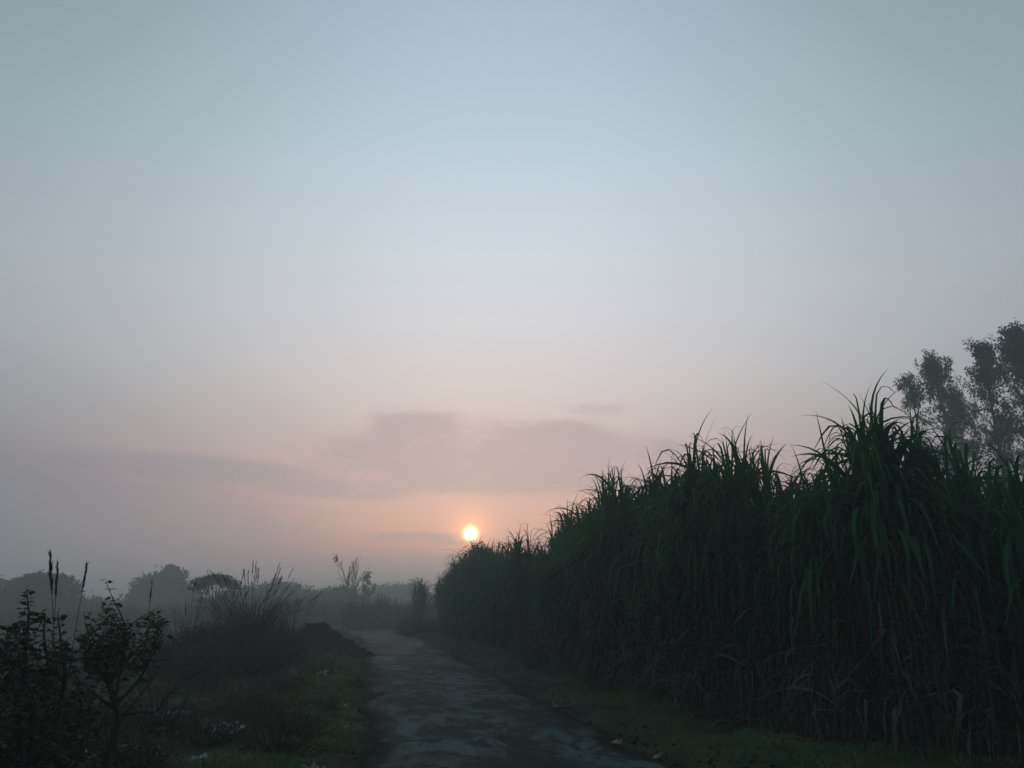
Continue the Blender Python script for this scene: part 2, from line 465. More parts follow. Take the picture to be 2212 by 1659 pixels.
# ------------------------------------------------------------------ sugarcane
def cane_proto(seed, nst=5, H=4.0, nleaf=17, dry=48, spread=.20):
    """one stool of cane about H tall: stalks, green leaves, dead hanging leaves"""
    r = np.random.default_rng(seed)
    ms, mg, md, mp = MB(), MB(), MB(), MB()
    for k in range(nst):
        a = r.uniform(0, 2 * PI); q = r.uniform(.2, 1) * spread
        b = np.array((math.cos(a) * q, math.sin(a) * q, -.05))
        hs = H * r.uniform(.66, .84); la = r.uniform(0, 2 * PI); lean = r.uniform(.02, .16) * hs
        top = b + np.array((math.cos(la) * lean, math.sin(la) * lean, hs))
        mid = (b + top) / 2 + np.array((math.cos(la + 2), math.sin(la + 2), 0)) * .05
        tube(ms, curve_pts([b, mid, top], 4), .016, 5)
        n = nleaf + int(r.integers(-2, 3))
        t = np.sort(r.uniform(0, 1, n))               # 0 = oldest leaf, low; 1 = spindle
        base = top[None] + np.stack([0 * t, 0 * t, -.60 + .62 * t], -1) + r.normal(size=(n, 3)) * .015
        azi = (k * 1.3 + np.arange(n) * PI + r.normal(size=n) * .55)
        th0 = R(48) + t * R(36) + r.normal(size=n) * R(6)
        L = H * r.uniform(.22, .34, n) * (.92 + .30 * (1 - t))
        bend = R(150) * (1 - t) ** .8 + R(10) + r.uniform(0, R(55), n)
        kink = r.uniform(0, 1, n) < .55
        bend = np.where(kink, np.maximum(bend, R(125)), bend)
        s0 = .28 + .38 * t + r.uniform(-.08, .14, n) + np.where(kink & (t > .45), .10, 0)
        sharp = np.where(kink, 26., 6.)
        ribbons(mg, base, azi, th0, L, r.uniform(.045, .078, n) * (1 - .35 * (t > .8)), bend, np.clip(s0, .2, .88), sharp, 9, r.normal(size=n) * .5, .22)
        m = dry // nst
        z = r.uniform(.12, .95, m)
        base = b[None] + (top - b)[None] * z[:, None]
        ribbons(md, base, r.uniform(0, 2 * PI, m), R(60) + r.normal(size=m) * .4, H * r.uniform(.16, .36, m), r.uniform(.03, .065, m),
                r.uniform(R(120), R(165), m), r.uniform(.12, .35, m), r.uniform(8, 30, m), 6, r.normal(size=m) * 1.5, .3)
        m = 3
        z = r.uniform(.10, .80, m)
        base = b[None] + (top - b)[None] * z[:, None]
        ribbons(mp, base, r.uniform(0, 2 * PI, m), R(55) + r.normal(size=m) * .4, H * r.uniform(.14, .30, m), r.uniform(.03, .06, m),
                r.uniform(R(110), R(160), m), r.uniform(.12, .4, m), r.uniform(8, 30, m), 6, r.normal(size=m) * 1.5, .3)
    # some green leaves hanging down the outside of the stool
    m = 12
    a = r.uniform(0, 2 * PI, m)
    base = np.stack([np.cos(a) * .15, np.sin(a) * .15, H * r.uniform(.42, .62, m)], -1)
    ribbons(mg, base, a, R(55) + r.normal(size=m) * .25, H * r.uniform(.28, .42, m), r.uniform(.050, .080, m),
            r.uniform(R(125), R(150), m), r.uniform(.22, .40, m), r.uniform(7, 16, m), 8, r.normal(size=m) * .4, .22)
    return ms, mg, md, mp

CG = 'sugarcane plants of the field right of the road'
protos = []
for i in range(7):
    ms, mg, md, mp = cane_proto(100 + i, nst=[5, 6, 5, 4, 6, 5, 5][i])
    root = thing('sugarcane_plant', (0, 0, 0), 'x', 'sugarcane')
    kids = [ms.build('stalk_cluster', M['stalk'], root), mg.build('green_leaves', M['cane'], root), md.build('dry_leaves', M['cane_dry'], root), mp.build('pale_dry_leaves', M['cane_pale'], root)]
    KIDS[root.name] = kids; protos.append(root)
ms, mg, md, mp = cane_proto(140, 9, 4.0, 17, 70, .30)
root = thing('sugarcane_plant', (0, 0, 0), 'x', 'sugarcane')
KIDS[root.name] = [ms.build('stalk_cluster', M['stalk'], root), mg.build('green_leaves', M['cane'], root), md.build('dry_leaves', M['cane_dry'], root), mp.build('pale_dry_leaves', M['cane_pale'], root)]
protos.append(root)
used_p = set()
def place_cane(x, y, H, label, group=None, p=None, rz=None, tilt=(0, 0), fat=1.0):
    i = random.randrange(7) if p is None else p
    if i not in used_p: used_p.add(i); o = protos[i]
    else: o = copy_tree(protos[i])
    s = H / 4.0
    o.location = (x, y, float(ground_z(x, y)) - .02)
    o.scale = (s * fat, s * fat, s) if s > .7 else (s ** .6, s ** .6, s)
    o.rotation_euler = (tilt[0], tilt[1], random.uniform(0, 2 * PI) if rz is None else rz)
    o['label'] = label; o['category'] = 'sugarcane'
    if group: o['group'] = group
    elif 'group' in o: del o['group']
    return o
SIL = [(950, 1240), (1000, 1215), (1035, 1168), (1080, 1190), (1150, 1180), (1200, 1170), (1250, 1105), (1300, 1055), (1345, 1010), (1400, 975), (1440, 960),
       (1500, 930), (1545, 925), (1600, 975), (1650, 985), (1730, 930), (1790, 930), (1850, 840), (1900, 890), (1960, 930), (2050, 905), (2150, 935), (2212, 960), (2400, 960)]
sil_az = []; sil_t = []
for px, py in SIL:
    d = ray(px, py); sil_az.append(math.atan2(d[0], d[1])); sil_t.append(d[2] / math.hypot(d[0], d[1]))
def target_h(x, y):
    return EYE + float(np.interp(math.atan2(x, y), sil_az, sil_t)) * math.hypot(x, y)
def front_x(y):
    return float(np.interp(y, [4, 6.5, 8.0, 9.2, 12, 56], [12, 9.2, 7.2, 5.7, 5.15, 5.10]))
lab_row = ['tall sugarcane stool in the front row facing the road, long leaves drooping over dead stalks',
           'sugarcane stool in the second row, just behind the front row of the cane field',
           'sugarcane stool deep in the cane field, only its upright leaf tips showing',
           'sugarcane stool at the back of the cane field behind the others']
def px_of(x, y, z):
    v = cam.matrix_world.inverted() @ Vector((x, y, z)); return 1106 + FPX * v.x / -v.z
cam.matrix_world = Matrix.Translation(cam.location) @ cam.rotation_euler.to_matrix().to_4x4()
n_cane = 0
for row in range(7):
    y = 5.6 + row * .4; step = [.72, .60, .72, .95, .8, .8, .8][row]
    while y < [55, 54, 52, 48, 11, 11, 11][row]:
        x = front_x(y) + .35 + row * .75 + (random.uniform(-.5, .25) if row == 0 else random.uniform(-.16, .16))
        yy = y + random.uniform(-.15, .15)
        step_y = step * (1 if y < 20 else 1.25)
        if px_of(x, yy, 1.5) < 2500:
            th = target_h(x, yy)
            H = min(max(th, 3.1), 4.9)
            H *= 1.0 + .05 * float(sst(yy, 14, 24)) - .05 * float(sst(-yy, -7.6, -6.6)); cl = .85 + .26 * float(vnoise(x, yy, .95, 51))
            if row == 0: H = H * cl * random.uniform(.93, 1.05)
            elif row == 1: H = min(H, 4.8) * cl * random.uniform(.92, 1.08)
            else: H = min(H, 4.3) * random.uniform(.84, 1.0) * (1 if row < 4 else .88)
            place_cane(x, yy, H, lab_row[min(row, 3)], CG if row == 0 else CG + ', row %s' % ['', 'two', 'three', 'four'][min(row, 3)],
                       tilt=(random.uniform(-.05, .05), random.uniform(-.11, .02) if row == 0 else random.uniform(-.05, .05)))
            n_cane += 1
        y += step_y
print('cane', n_cane)
# single ones that stand out
def cane_px(px, Yd, topy, label, p, fat=1.0, tilt=(0, 0)):
    q = at(px, topy, Yd); return place_cane(q[0], Yd, q[2], label, None, p, None, tilt, fat)
cane_px(1025, 41, 1148, 'tall tuft of sugarcane rising just below the sun, above the rest of the row', 0, .8)
cane_px(1505, 11.8, 905, 'sugarcane with one long spear leaf rising clear of the middle of the field front', 1)
cane_px(1560, 11.4, 918, 'tall bushy sugarcane tuft beside the one with the long spear leaf', 2)
cane_px(1850, 8.9, 832, 'tallest sugarcane tuft in the photo, in front of the pale eucalyptus trees', 4, 1.05)
cane_px(1870, 8.7, 850, 'dark full sugarcane tuft leaning against the tallest one before the eucalyptus', 1, 1.0)
cane_px(2050, 8.6, 895, 'sugarcane tuft standing between the tallest cane and the frame edge', 5, 1.0)
cane_px(912, 54, 1252, 'lone sugarcane stool with a shaggy head standing apart past the end of the field', 7, 1.0)
cane_px(898, 54.4, 1262, 'slimmer sugarcane stool pressed against the left flank of the lone one past the field', 6, 1.3)

# the uncountable rest of the field behind the single stools
def field_mass():
    r = np.random.default_rng(61); mb = MB(); n = 11000
    y = r.uniform(5, 53, n); x = np.array([front_x(v) for v in y]) + r.uniform(3.3, 8.5, n)
    base = np.stack([x, y, ground_z(x, y) + r.uniform(0, 1.6, n)], -1)
    ribbons(mb, base, r.uniform(0, 2 * PI, n), r.uniform(R(60), R(89), n), r.uniform(1.2, 2.4, n), r.uniform(.06, .11, n), r.uniform(.4, 2.4, n), r.uniform(.4, .85, n), r.uniform(5, 20, n), 5, r.normal(size=n), .2)
    o = mb.build('sugarcane_mass', M['cane'], None, (9, 25, 0)); tag(o, 'dense inner mass of the cane field glimpsed between the outer stools', 'sugarcane', kind='stuff')
field_mass()

# dead cane leaf litter leaning at the foot of the row
def trash():
    for k, (y0, y1, lab) in enumerate([(7.6, 11, 'heap of fallen dry cane leaves at the near end of the field edge'),
                                       (11.4, 16, 'dry cane leaf litter under the middle of the front cane row'),
                                       (16.6, 26, 'fallen dry cane leaves along the far part of the cane row')]):
        mb = MB(); n = int((y1 - y0) * 62)
        yy = rng.uniform(y0, y1, n); xx = np.array([front_x(v) for v in yy]) + rng.uniform(-.25, .7, n)
        base = np.stack([xx, yy, ground_z(xx, yy) + rng.uniform(.0, 1.1, n) ** 1.6], -1)
        ribbons(mb, base, rng.uniform(PI * .55, PI * 1.5, n), rng.uniform(-.2, .9, n), rng.uniform(.4, 1.1, n), rng.uniform(.02, .045, n),
                rng.uniform(.8, 2.2, n), rng.uniform(.1, .6, n), rng.uniform(5, 25, n), 7, rng.normal(size=n) * 1.4, .25)
        o = mb.build('dry_leaves', M['cane_pale'], None, (5.3, (y0 + y1) / 2, 0)); tag(o, lab, 'dry leaves', kind='stuff')
trash()

# ------------------------------------------------------------------ grass (uncountable)
def grass_patch(name, label, xy, hgt, wid, material, density_seed=1):
    n = len(xy); r = np.random.default_rng(density_seed)
    base = np.stack([xy[:, 0], xy[:, 1], ground_z(xy[:, 0], xy[:, 1]) - .01], -1)
    mb = MB()
    ribbons(mb, base, r.uniform(0, 2 * PI, n), r.uniform(R(45), R(85), n), hgt * r.uniform(.5, 1.4, n), wid * r.uniform(.7, 1.3, n),
            r.uniform(.3, 1.9, n), r.uniform(.3, .8, n), r.uniform(4, 12, n), 3, r.normal(size=n) * .4, .1)
    o = mb.build(name, material); tag(o, label, 'grass', kind='stuff'); return o
def scatter(n, x0, x1, y0, y1, clump=1.0, keep=.5, seed=3, pw=1.0):
    r = np.random.default_rng(seed)
    y = y0 + (y1 - y0) * r.uniform(0, 1, n) ** pw; u = r.uniform(0, 1, n)
    a = np.array([x0(v) for v in y]); b = np.array([x1(v) for v in y])
    x = a + (b - a) * u
    k = vnoise(x, y, clump, seed) * .6 + vnoise(x, y, clump * 3, seed + 1) * .4 > keep
    return np.stack([x, y], -1)[k]
rl = lambda y: float(road_cx(y)) - ROAD_W / 2
rr_ = lambda y: float(road_cx(y)) + ROAD_W / 2
xy = scatter(60000, lambda y: rr_(y) + .62, lambda y: front_x(y) + .2, 6.5, 30, 1.1, .55, 3, 1.5)
grass_patch('verge_grass', 'short green grass on the verge between the road and the cane', xy, .12, .010, M['grass'], 3)
xy = scatter(16000, lambda y: rr_(y) + .35, lambda y: front_x(y) + .2, 30, 56, .8, .35, 5)
grass_patch('verge_grass', 'hazy grass on the far part of the right verge', xy, .15, .022, M['grass'], 5)
xy = scatter(60000, lambda y: rl(y) - 1.5, lambda y: rl(y) + .12, 7.5, 27, 1.3, .47, 7, 1.3)
grass_patch('roadside_grass', 'trampled grass along the left edge of the road before the dirt heap', xy, .11, .010, M['grass'], 7)
xy = scatter(50000, lambda y: rl(y) - 9, lambda y: rl(y) - 1.3, 7.0, 24, .8, .50, 9, 1.2)
grass_patch('rough_grass', 'rough dead grass on the rubbish strewn ground left of the road', xy, .20, .012, M['weed'], 9)
xy = scatter(26000, lambda y: -30., lambda y: rl(y) - .1, 26, 80, .25, .42, 11, 1.2)
grass_patch('field_grass', 'hazy rough grass of the open field beyond the bank', xy, .38, .045, M['weed'], 11)

# ------------------------------------------------------------------ weed bushes
def weed_bush(name, label, x, y, h, rad, nsh, seed, leafsize=.05, mats=('bark', 'weed'), group=None, perleaf=16, cat='bush', zoff=0.):
    r = np.random.default_rng(seed)
    z0 = float(ground_z(x, y)) + zoff
    root = thing(name, (x, y, z0), label, cat, group)
    ms, ml = MB(), MB()
    P_, D_ = [], []
    for k in range(nsh):
        a = r.uniform(0, 2 * PI); q = rad * math.sqrt(r.uniform(0, 1)); e = math.sqrt(max(0, 1 - (q / rad) ** 2 * .8))
        tip = np.array((math.cos(a) * q, math.sin(a) * q, h * e * r.uniform(.55, 1.08)))
        b = tip * np.array((.3, .3, 0)) + np.array((0, 0, -.04))
        mid = (b + tip) / 2 + r.normal(size=3) * .08 * h
        p = curve_pts([b, mid, tip], 4)
        tube(ms, p, np.linspace(.008, .002, len(p)) * (1 + h * .5), 3)
        t = r.uniform(.25, 1.05, perleaf)
        ii = np.minimum((t * (len(p) - 1)).astype(int), len(p) - 1)
        pos = p[ii] + r.normal(size=(perleaf, 3)) * leafsize * .9
        P_.append(pos); D_.append(r.normal(size=(perleaf, 3)) + (p[-1] - p[0]) * .6)
    P_ = np.concatenate(P_); D_ = np.concatenate(D_)
    leaves(ml, P_, D_, leafsize * r.uniform(.6, 1.5, len(P_)), .45, .1, .2, r)
    ms.build('stem_cluster', M[mats[0]], root); ml.build('leaves', M[mats[1]], root)
    return root

WB = 'weed bushes on the left bank'
# the dark bank of weeds around the tall grass: pixel, depth, height, radius
bank = [(420, 1455, 19, .85, 1.2), (480, 1450, 20, 1.0, 1.3), (545, 1450, 20.5, 1.25, 1.3), (592, 1450, 21.5, 1.0, .95),
        (390, 1470, 17.5, .65, 1.0), (450, 1480, 17, .75, 1.2), (530, 1480, 17.5, .85, 1.2), (575, 1400, 25, 1.3, 1.4), (500, 1400, 25.5, 1.3, 1.5)]
blabels = ['brownish weed bush on the misty left end of the weedy bank', 'dark dense weed bush under the leaning tall grass stems on the left bank',
           'tallest dark weed bush directly beneath the tall plumed grass', 'dark weed bush on the right shoulder of the tall grass clump',
           'small weed bush at the foot of the bank next to the bare forked branches',
           'low weed bush before the left part of the weedy bank', 'low weed bush in front of the tall grass clump',
           'weed bush behind the tall grass clump to the right', 'weed bush behind the tall grass clump to the left']
for k, (px, py, Yd, h, rad) in enumerate(bank):
    h *= .78
    q = at(px, py, Yd)
    weed_bush('weed_bush', blabels[k], q[0], Yd, h, rad, int(150 * rad), 300 + k, .06, group=WB, perleaf=20)
low = [(600, 1520, .55, .7, 'dark weed tangle at the edge of the left roadside grass'), (690, 1470, .38, .6, 'dark weeds just below the dirt heap on the roadside grass'),
       (570, 1585, .55, .7, 'dark weed tangle behind the crumpled white scraps'), (520, 1560, .5, .6, 'leafy weed between two groups of pale scraps left of the road'),
       (640, 1610, .45, .6, 'dead weed tangle near the bottom of the roadside grass'), (430, 1520, .5, .8, 'dim weed clump beyond the bare forked branches'),
       (330, 1620, .6, .7, 'dim weed clump right of the small forked tree trunk'), (760, 1490, .22, .35, 'small dark weed tuft at the left edge of the road'),
       (440, 1630, .40, .6, 'low weeds at the bottom beside the pale scrap'), (590, 1650, .45, .6, 'brush tangle at the bottom, left of the grassy road edge'),
       (700, 1540, .22, .4, 'low dark weeds in the roadside grass')]
for k, (px, py, h, rad, lab) in enumerate(low):
    q = gp(px, py)
    weed_bush('weed_clump', lab, q[0], q[1], h, rad, int(80 * rad) + 12, 340 + k, .035, perleaf=14, cat='weeds', group='low weeds left of the road')
# bush at the foot of the lone cane
q = at(893, 1372, 52.5)
weed_bush('roadside_bush', 'rounded low bush at the foot of the lone sugarcane beside the far road', q[0], 52.5, 1.25, 1.35, 170, 371, .10, ('bark', 'leaf'), perleaf=22)
weed_bush('roadside_bush', 'low green bush between the lone sugarcane and the end of the cane field', at(935, 1372, 53)[0], 53, 1.1, .9, 120, 372, .10, ('bark', 'leaf'), perleaf=20)
# broad leaved weeds at the foot of the cane row
for k, (px, py, h) in enumerate([(1155, 1455, .45), (1290, 1500, .35), (1420, 1520, .55), (1560, 1560, .35)]):
    q = gp(px, py)
    weed_bush('verge_weed', ['weed tuft at the cane foot farthest up the verge', 'small weed tuft at the cane foot midway along the verge',
              'taller weed tuft at the cane foot where pale dead leaves hang', 'weed tuft nearest the camera at the foot of the cane'][k],
              q[0], q[1], h, .35, 34, 380 + k, .05, ('stalk', 'leaf'), perleaf=10, cat='weeds', group='weeds at the foot of the cane')

# ------------------------------------------------------------------ tall plumed grass
def plume(mb, p, r, length=.35, n=26, fine=.006):
    """feathery head along the last stretch of the stem polyline p"""
    seg = np.linalg.norm(np.diff(p, axis=0), axis=1); c = np.concatenate([[0], np.cumsum(seg)]); tot_ = c[-1]
    t = tot_ - length * r.uniform(0, 1, n) ** .9
    pos = np.stack([np.interp(t, c, p[:, i]) for i in range(3)], -1)
    tan = unit(p[-1] - p[-3]); azs = r.uniform(0, 2 * PI, n)
    d = np.tile(tan, (n, 1)) + np.stack([np.cos(azs), np.sin(azs), 0 * azs], -1) * r.uniform(.05, .24, n)[:, None]
    leaves(mb, pos, d, length * r.uniform(.18, .36, n), .065, .05, None, r)

def tall_grass(name, label, x, y, h, nblade, nstem, seed, spread=.25, wid=.012, plen=.32, z0=None):
    r = np.random.default_rng(seed)
    z0 = float(ground_z(x, y)) if z0 is None else z0
    root = thing(name, (x, y, z0), label, 'tall grass')
    mg, ms, mp = MB(), MB(), MB()
    a = r.uniform(0, 2 * PI, nblade); q = r.uniform(0, spread, nblade)
    base = np.stack([np.cos(a) * q, np.sin(a) * q, 0 * a - .03], -1)
    ribbons(mg, base, a + r.normal(size=nblade) * .5, r.uniform(R(58), R(86), nblade), h * r.uniform(.55, .95, nblade), wid * r.uniform(.7, 1.3, nblade),
            r.uniform(.5, 2.0, nblade), r.uniform(.4, .8, nblade), r.uniform(5, 12, nblade), 8, r.normal(size=nblade) * .4, .2)
    for k in range(nstem):
        a = r.uniform(0, 2 * PI); q = r.uniform(0, spread * .8); le = r.uniform(.02, .62) * h
        b = np.array((math.cos(a) * q, math.sin(a) * q, 0)); hh = h * r.uniform(.72, 1.0)
        tip = b + np.array((math.cos(a) * le, math.sin(a) * le, hh - le * .35))
        mid = b + (tip - b) * .5 + np.array((-math.cos(a), -math.sin(a), 0)) * le * .14
        p = curve_pts([b, mid, tip], 6); tube(ms, p, np.linspace(.006, .0025, len(p)), 4)
        plume(mp, p, r, plen * r.uniform(.7, 1.2), 26)
    mg.build('grass_blades', M['straw'] if seed % 2 else M['weed'], root)
    if nstem:
        ms.build('stem_cluster', M['straw'], root); mp.build('seed_plumes', M['plume'], root)
    return root
q = at(540, 1400, 21.5); tall_grass('plumed_grass', 'big fan of tall plumed grass on top of the weedy bank', q[0], 21.5, 2.5, 460, 42, 401, .40, .016, .34)
q = at(480, 1400, 21.0); tall_grass('plumed_grass', 'slender tall grass leaning to the left side of the big plumed fan', q[0], 21.0, 2.2, 26, 9, 402, .35, .016, .34)
q = at(630, 1400, 23.5); tall_grass('plumed_grass', 'thin tall grass sparsely standing right of the big plumed fan', q[0], 23.5, 1.9, 110, 14, 403, .45, .016, .3)
q = at(405, 1400, 20.0); tall_grass('plumed_grass', 'small tuft of tall grass at the left misty end of the bank', q[0], 20.0, 1.6, 90, 10, 405, .3, .014, .26)

def reed(px0, py0, px1, py1, Yd, label, seed, bow=0., plen=.22):
    """a single plumed stem given by its foot and tip"""
    r = np.random.default_rng(seed)
    b = at(px0, py0, Yd); b[2] = float(ground_z(b[0], b[1])); t = at(px1, py1, Yd)
    root = thing('plumed_reed', b, label, 'reed')
    mid = (b + t) / 2 + np.array((bow, 0, 0))
    p = curve_pts([b, mid, t], 8) - b
    ms, mp, ml = MB(), MB(), MB()
    tube(ms, p, np.linspace(.006, .002, len(p)), 5)
    plume(mp, p, r, plen, 46)
    n = 5; bs = p[(np.linspace(.2, .6, n) * (len(p) - 1)).astype(int)]
    ribbons(ml, bs, r.uniform(0, 2 * PI, n), np.full(n, R(70)), r.uniform(.35, .6, n), np.full(n, .012), r.uniform(1, 2, n), np.full(n, .5), np.full(n, 8.), 7)
    ms.build('stem', M['straw'], root); mp.build('seed_plume', M['plume'], root); ml.build('blades', M['straw'], root)
reed(128, 1560, 108, 1200, 7.2, 'tallest plumed reed rising above the left shrub', 501, .05, .34)
reed(135, 1560, 124, 1224, 7.3, 'second plumed reed standing close beside the tallest one', 502, -.02, .28)
reed(160, 1560, 187, 1221, 7.6, 'single slim plumed reed between the shrub and the forked tree', 503, -.05, .25)
reed(290, 1560, 328, 1262, 8.6, 'faint short plumed reed before the misty round tree', 504, .02, .2)

# ------------------------------------------------------------------ dirt heap
def heap():
    q = at(682, 1412, 29.0); x0, y0 = q[0], 29.0
    z0 = float(ground_z(x0, y0))
    n = 90; mb = MB()
    s = np.linspace(-1, 1, n); Xg, Yg = np.meshgrid(s * 2.6, s * 1.6)
    # ridge profile with its peak left of centre, toe running out towards the road
    rx = np.where(Xg < 0, np.abs(Xg) / 1.75, np.abs(Xg) / 1.62); rr = np.sqrt(rx ** 2 + (Yg / 1.35) ** 2)
    h = np.clip(1 - rr, 0, 1) ** 1.0 * 1.02
    h = h * (1 + .5 * (vnoise(Xg, Yg, 1.4, 21) - .5)) + .10 * np.exp(-((Xg - 1.7) / .7) ** 2 - (Yg / .6) ** 2)
    h = np.minimum(h, .90 + .06 * vnoise(Xg, Yg, 2.5, 8))
    rough = (vnoise(Xg, Yg, 5, 22) - .5) * .07 + (vnoise(Xg, Yg, 11, 23) - .5) * .05 + (vnoise(Xg, Yg, 24, 24) - .5) * .03
    h = h + rough * sst(h, .0, .15)
    h = h - .12 * (1 - sst(rr, 1.25, 1.0) * 1.) * (rr > 1.0)
    V = np.stack([Xg, Yg, h], -1).reshape(-1, 3)
    i = np.arange(n - 1)[:, None] * n + np.arange(n - 1)[None]
    mb.add(V, np.stack([i, i + 1, i + n + 1, i + n], -1).reshape(-1, 4))
    r = np.random.default_rng(5)
    # clods scattered over it
    for k in range(150):
        a = r.uniform(0, 2 * PI); q_ = r.uniform(.1, 1.12) ; cx, cy_ = math.cos(a) * q_ * 1.75, math.sin(a) * q_ * 1.35
        iz = int(np.clip((cy_ / 1.6 + 1) / 2 * (n - 1), 0, n - 1)); ix = int(np.clip((cx / 2.6 + 1) / 2 * (n - 1), 0, n - 1))
        c = np.array((cx, cy_, h[iz, ix])); s_ = r.uniform(.02, .07)
        v = np.array([(1, 0, 0), (-1, 0, 0), (0, 1, 0), (0, -1, 0), (0, 0, 1), (0, 0, -1)], float) * s_ * r.uniform(.6, 1.2, (6, 1)) + c
        f = [(0, 2, 4), (2, 1, 4), (1, 3, 4), (3, 0, 4), (2, 0, 5), (1, 2, 5), (3, 1, 5), (0, 3, 5)]
        mb.add(v, f)
    o = mb.build('dirt_heap', M['soil'], None, (0, 0, 0)); o.location = (x0 + .05, y0, z0 - .02); o.scale = (1, 1, 1.1)
    tag(o, 'heap of dark loose earth dumped at the left edge of the road', 'dirt heap')
heap()

# ------------------------------------------------------------------ small forked tree and shrub in the left foreground
def pxp(px, py, d): return at(px, py, d)
def shoot_leaves(p, r, n, size, t0=.3):
    seg = np.linalg.norm(np.diff(p, axis=0), axis=1); c = np.concatenate([[0], np.cumsum(seg)])
    t = c[-1] * (t0 + (1 - t0) * np.sort(r.uniform(0, 1, n)))
    pos = np.stack([np.interp(t, c, p[:, i]) for i in range(3)], -1)
    a = np.arange(n) * 2.4 + r.uniform(0, 6)
    d = np.stack([np.cos(a), np.sin(a), r.uniform(-.15, .65, n)], -1)
    return pos + unit(d) * .006, d, size * r.uniform(.6, 1.25, n)

def foreground_tree():
    D = 6.4; r = np.random.default_rng(11)
    foot = pxp(215, 1700, D); foot[2] = float(ground_z(foot[0], D)) - .02
    root = thing('forked_tree', foot, 'small forked tree with leafy crown and bare lower branches reaching right', 'tree')
    mt = MB()
    tr = [foot, pxp(222, 1690, D), pxp(236, 1630, D), pxp(252, 1575, D), pxp(256, 1548, D)]
    p = curve_pts(tr, 5); tube(mt, p - foot, np.linspace(.042, .024, len(p)), 9)
    B = [[(256, 1548, 0), (252, 1500, .03), (262, 1440, .08), (275, 1380, .1), (262, 1330, .05), (240, 1285, 0), (228, 1250, -.02)],
         [(256, 1548, 0), (243, 1510, -.05), (228, 1470, -.1), (205, 1420, -.16), (190, 1370, -.2), (180, 1320, -.2)],
         [(252, 1520, 0), (300, 1470, .1), (320, 1430, .18), (340, 1400, .22), (352, 1385, .25)],
         [(256, 1548, 0), (300, 1538, .1), (335, 1538, .12), (365, 1500, .18), (395, 1462, .22), (412, 1436, .25)],
         [(270, 1542, .0), (305, 1500, .15), (335, 1455, .25), (372, 1408, .35)],
         [(252, 1510, 0), (232, 1460, .12), (245, 1400, .25), (290, 1345, .3), (320, 1325, .3), (345, 1312, .3)],
         [(246, 1530, 0), (205, 1500, -.1), (170, 1470, -.2), (150, 1430, -.25)],
         [(365, 1500, .18), (380, 1495, .2), (400, 1500, .24)],
         [(395, 1462, .22), (405, 1466, .22), (430, 1452, .25)]]
    paths = []
    for b in B:
        q = curve_pts([pxp(a, c, D + e) for a, c, e in b], 6); paths.append(q)
        tube(mt, q - foot, np.linspace(.013 if len(b) > 3 else .007, .0016, len(q)) ** 1.0 * np.linspace(1, .8, len(q)), 6)
    P_, Dd, S = [], [], []
    for i in (0,):                                 # the leader carries leaves to its tip
        x = shoot_leaves(paths[0][-18:], r, 30, .052, 0.); P_.append(x[0]); Dd.append(x[1]); S.append(x[2])
    tips = []
    # fan shaped crown: tips between the lower boundary and the upper outline
    ox = [165, 190, 215, 235, 260, 290, 320, 345]; oy = [1340, 1318, 1322, 1280, 1345, 1335, 1320, 1308]; ly = [1430, 1445, 1450, 1455, 1450, 1440, 1405, 1350]
    for k in range(100):
        x = r.uniform(158, 356); y0 = np.interp(x, ox, oy); y1 = np.interp(x, ox, ly)
        y = y0 + (y1 - y0) * r.uniform(0, 1) ** .9
        tip = pxp(x, y, D + r.uniform(-.35, .45))
        best = None
        for q in paths[:6]:
            m = q[len(q) // 3:]; dd = np.linalg.norm(m - (tip - np.array((0, 0, .16))), axis=1); j = dd.argmin()
            if best is None or dd[j] < best[0]: best = (dd[j], m[j])
        b = best[1]; mid = (b + tip) / 2 + np.array((0, 0, -.05)) + r.normal(size=3) * .02
        q = curve_pts([b, mid, tip], 4); tube(mt, q - foot, np.linspace(.0045, .0015, len(q)), 3)
        x = shoot_leaves(q, r, int(r.integers(8, 16)), .050, .2); P_.append(x[0]); Dd.append(x[1]); S.append(x[2])
    for q, n in ((paths[2], 8), (paths[4], 9), (paths[3], 3)):
        x = shoot_leaves(q[-10:], r, n, .034, .2); P_.append(x[0]); Dd.append(x[1]); S.append(x[2])
    # bare side twigs on the right hand branches
    for q in (paths[2], paths[3], paths[4], paths[8]):
        for k in range(7):
            b = q[int(r.uniform(.35, .98) * (len(q) - 1))]; t = b + np.array((r.normal() * .08 + .03, r.normal() * .08, r.uniform(.02, .16)))
            tube(mt, curve_pts([b, (b + t) / 2 + r.normal(size=3) * .012, t], 3) - foot, np.linspace(.003, .001, 7), 3)
    ml = MB(); leaves(ml, np.concatenate(P_) - foot, np.concatenate(Dd), np.concatenate(S), .58, .18, .35, r)
    mt.build('trunk', M['bark'], root); ml.build('crown', M['leaf'], root)
foreground_tree()

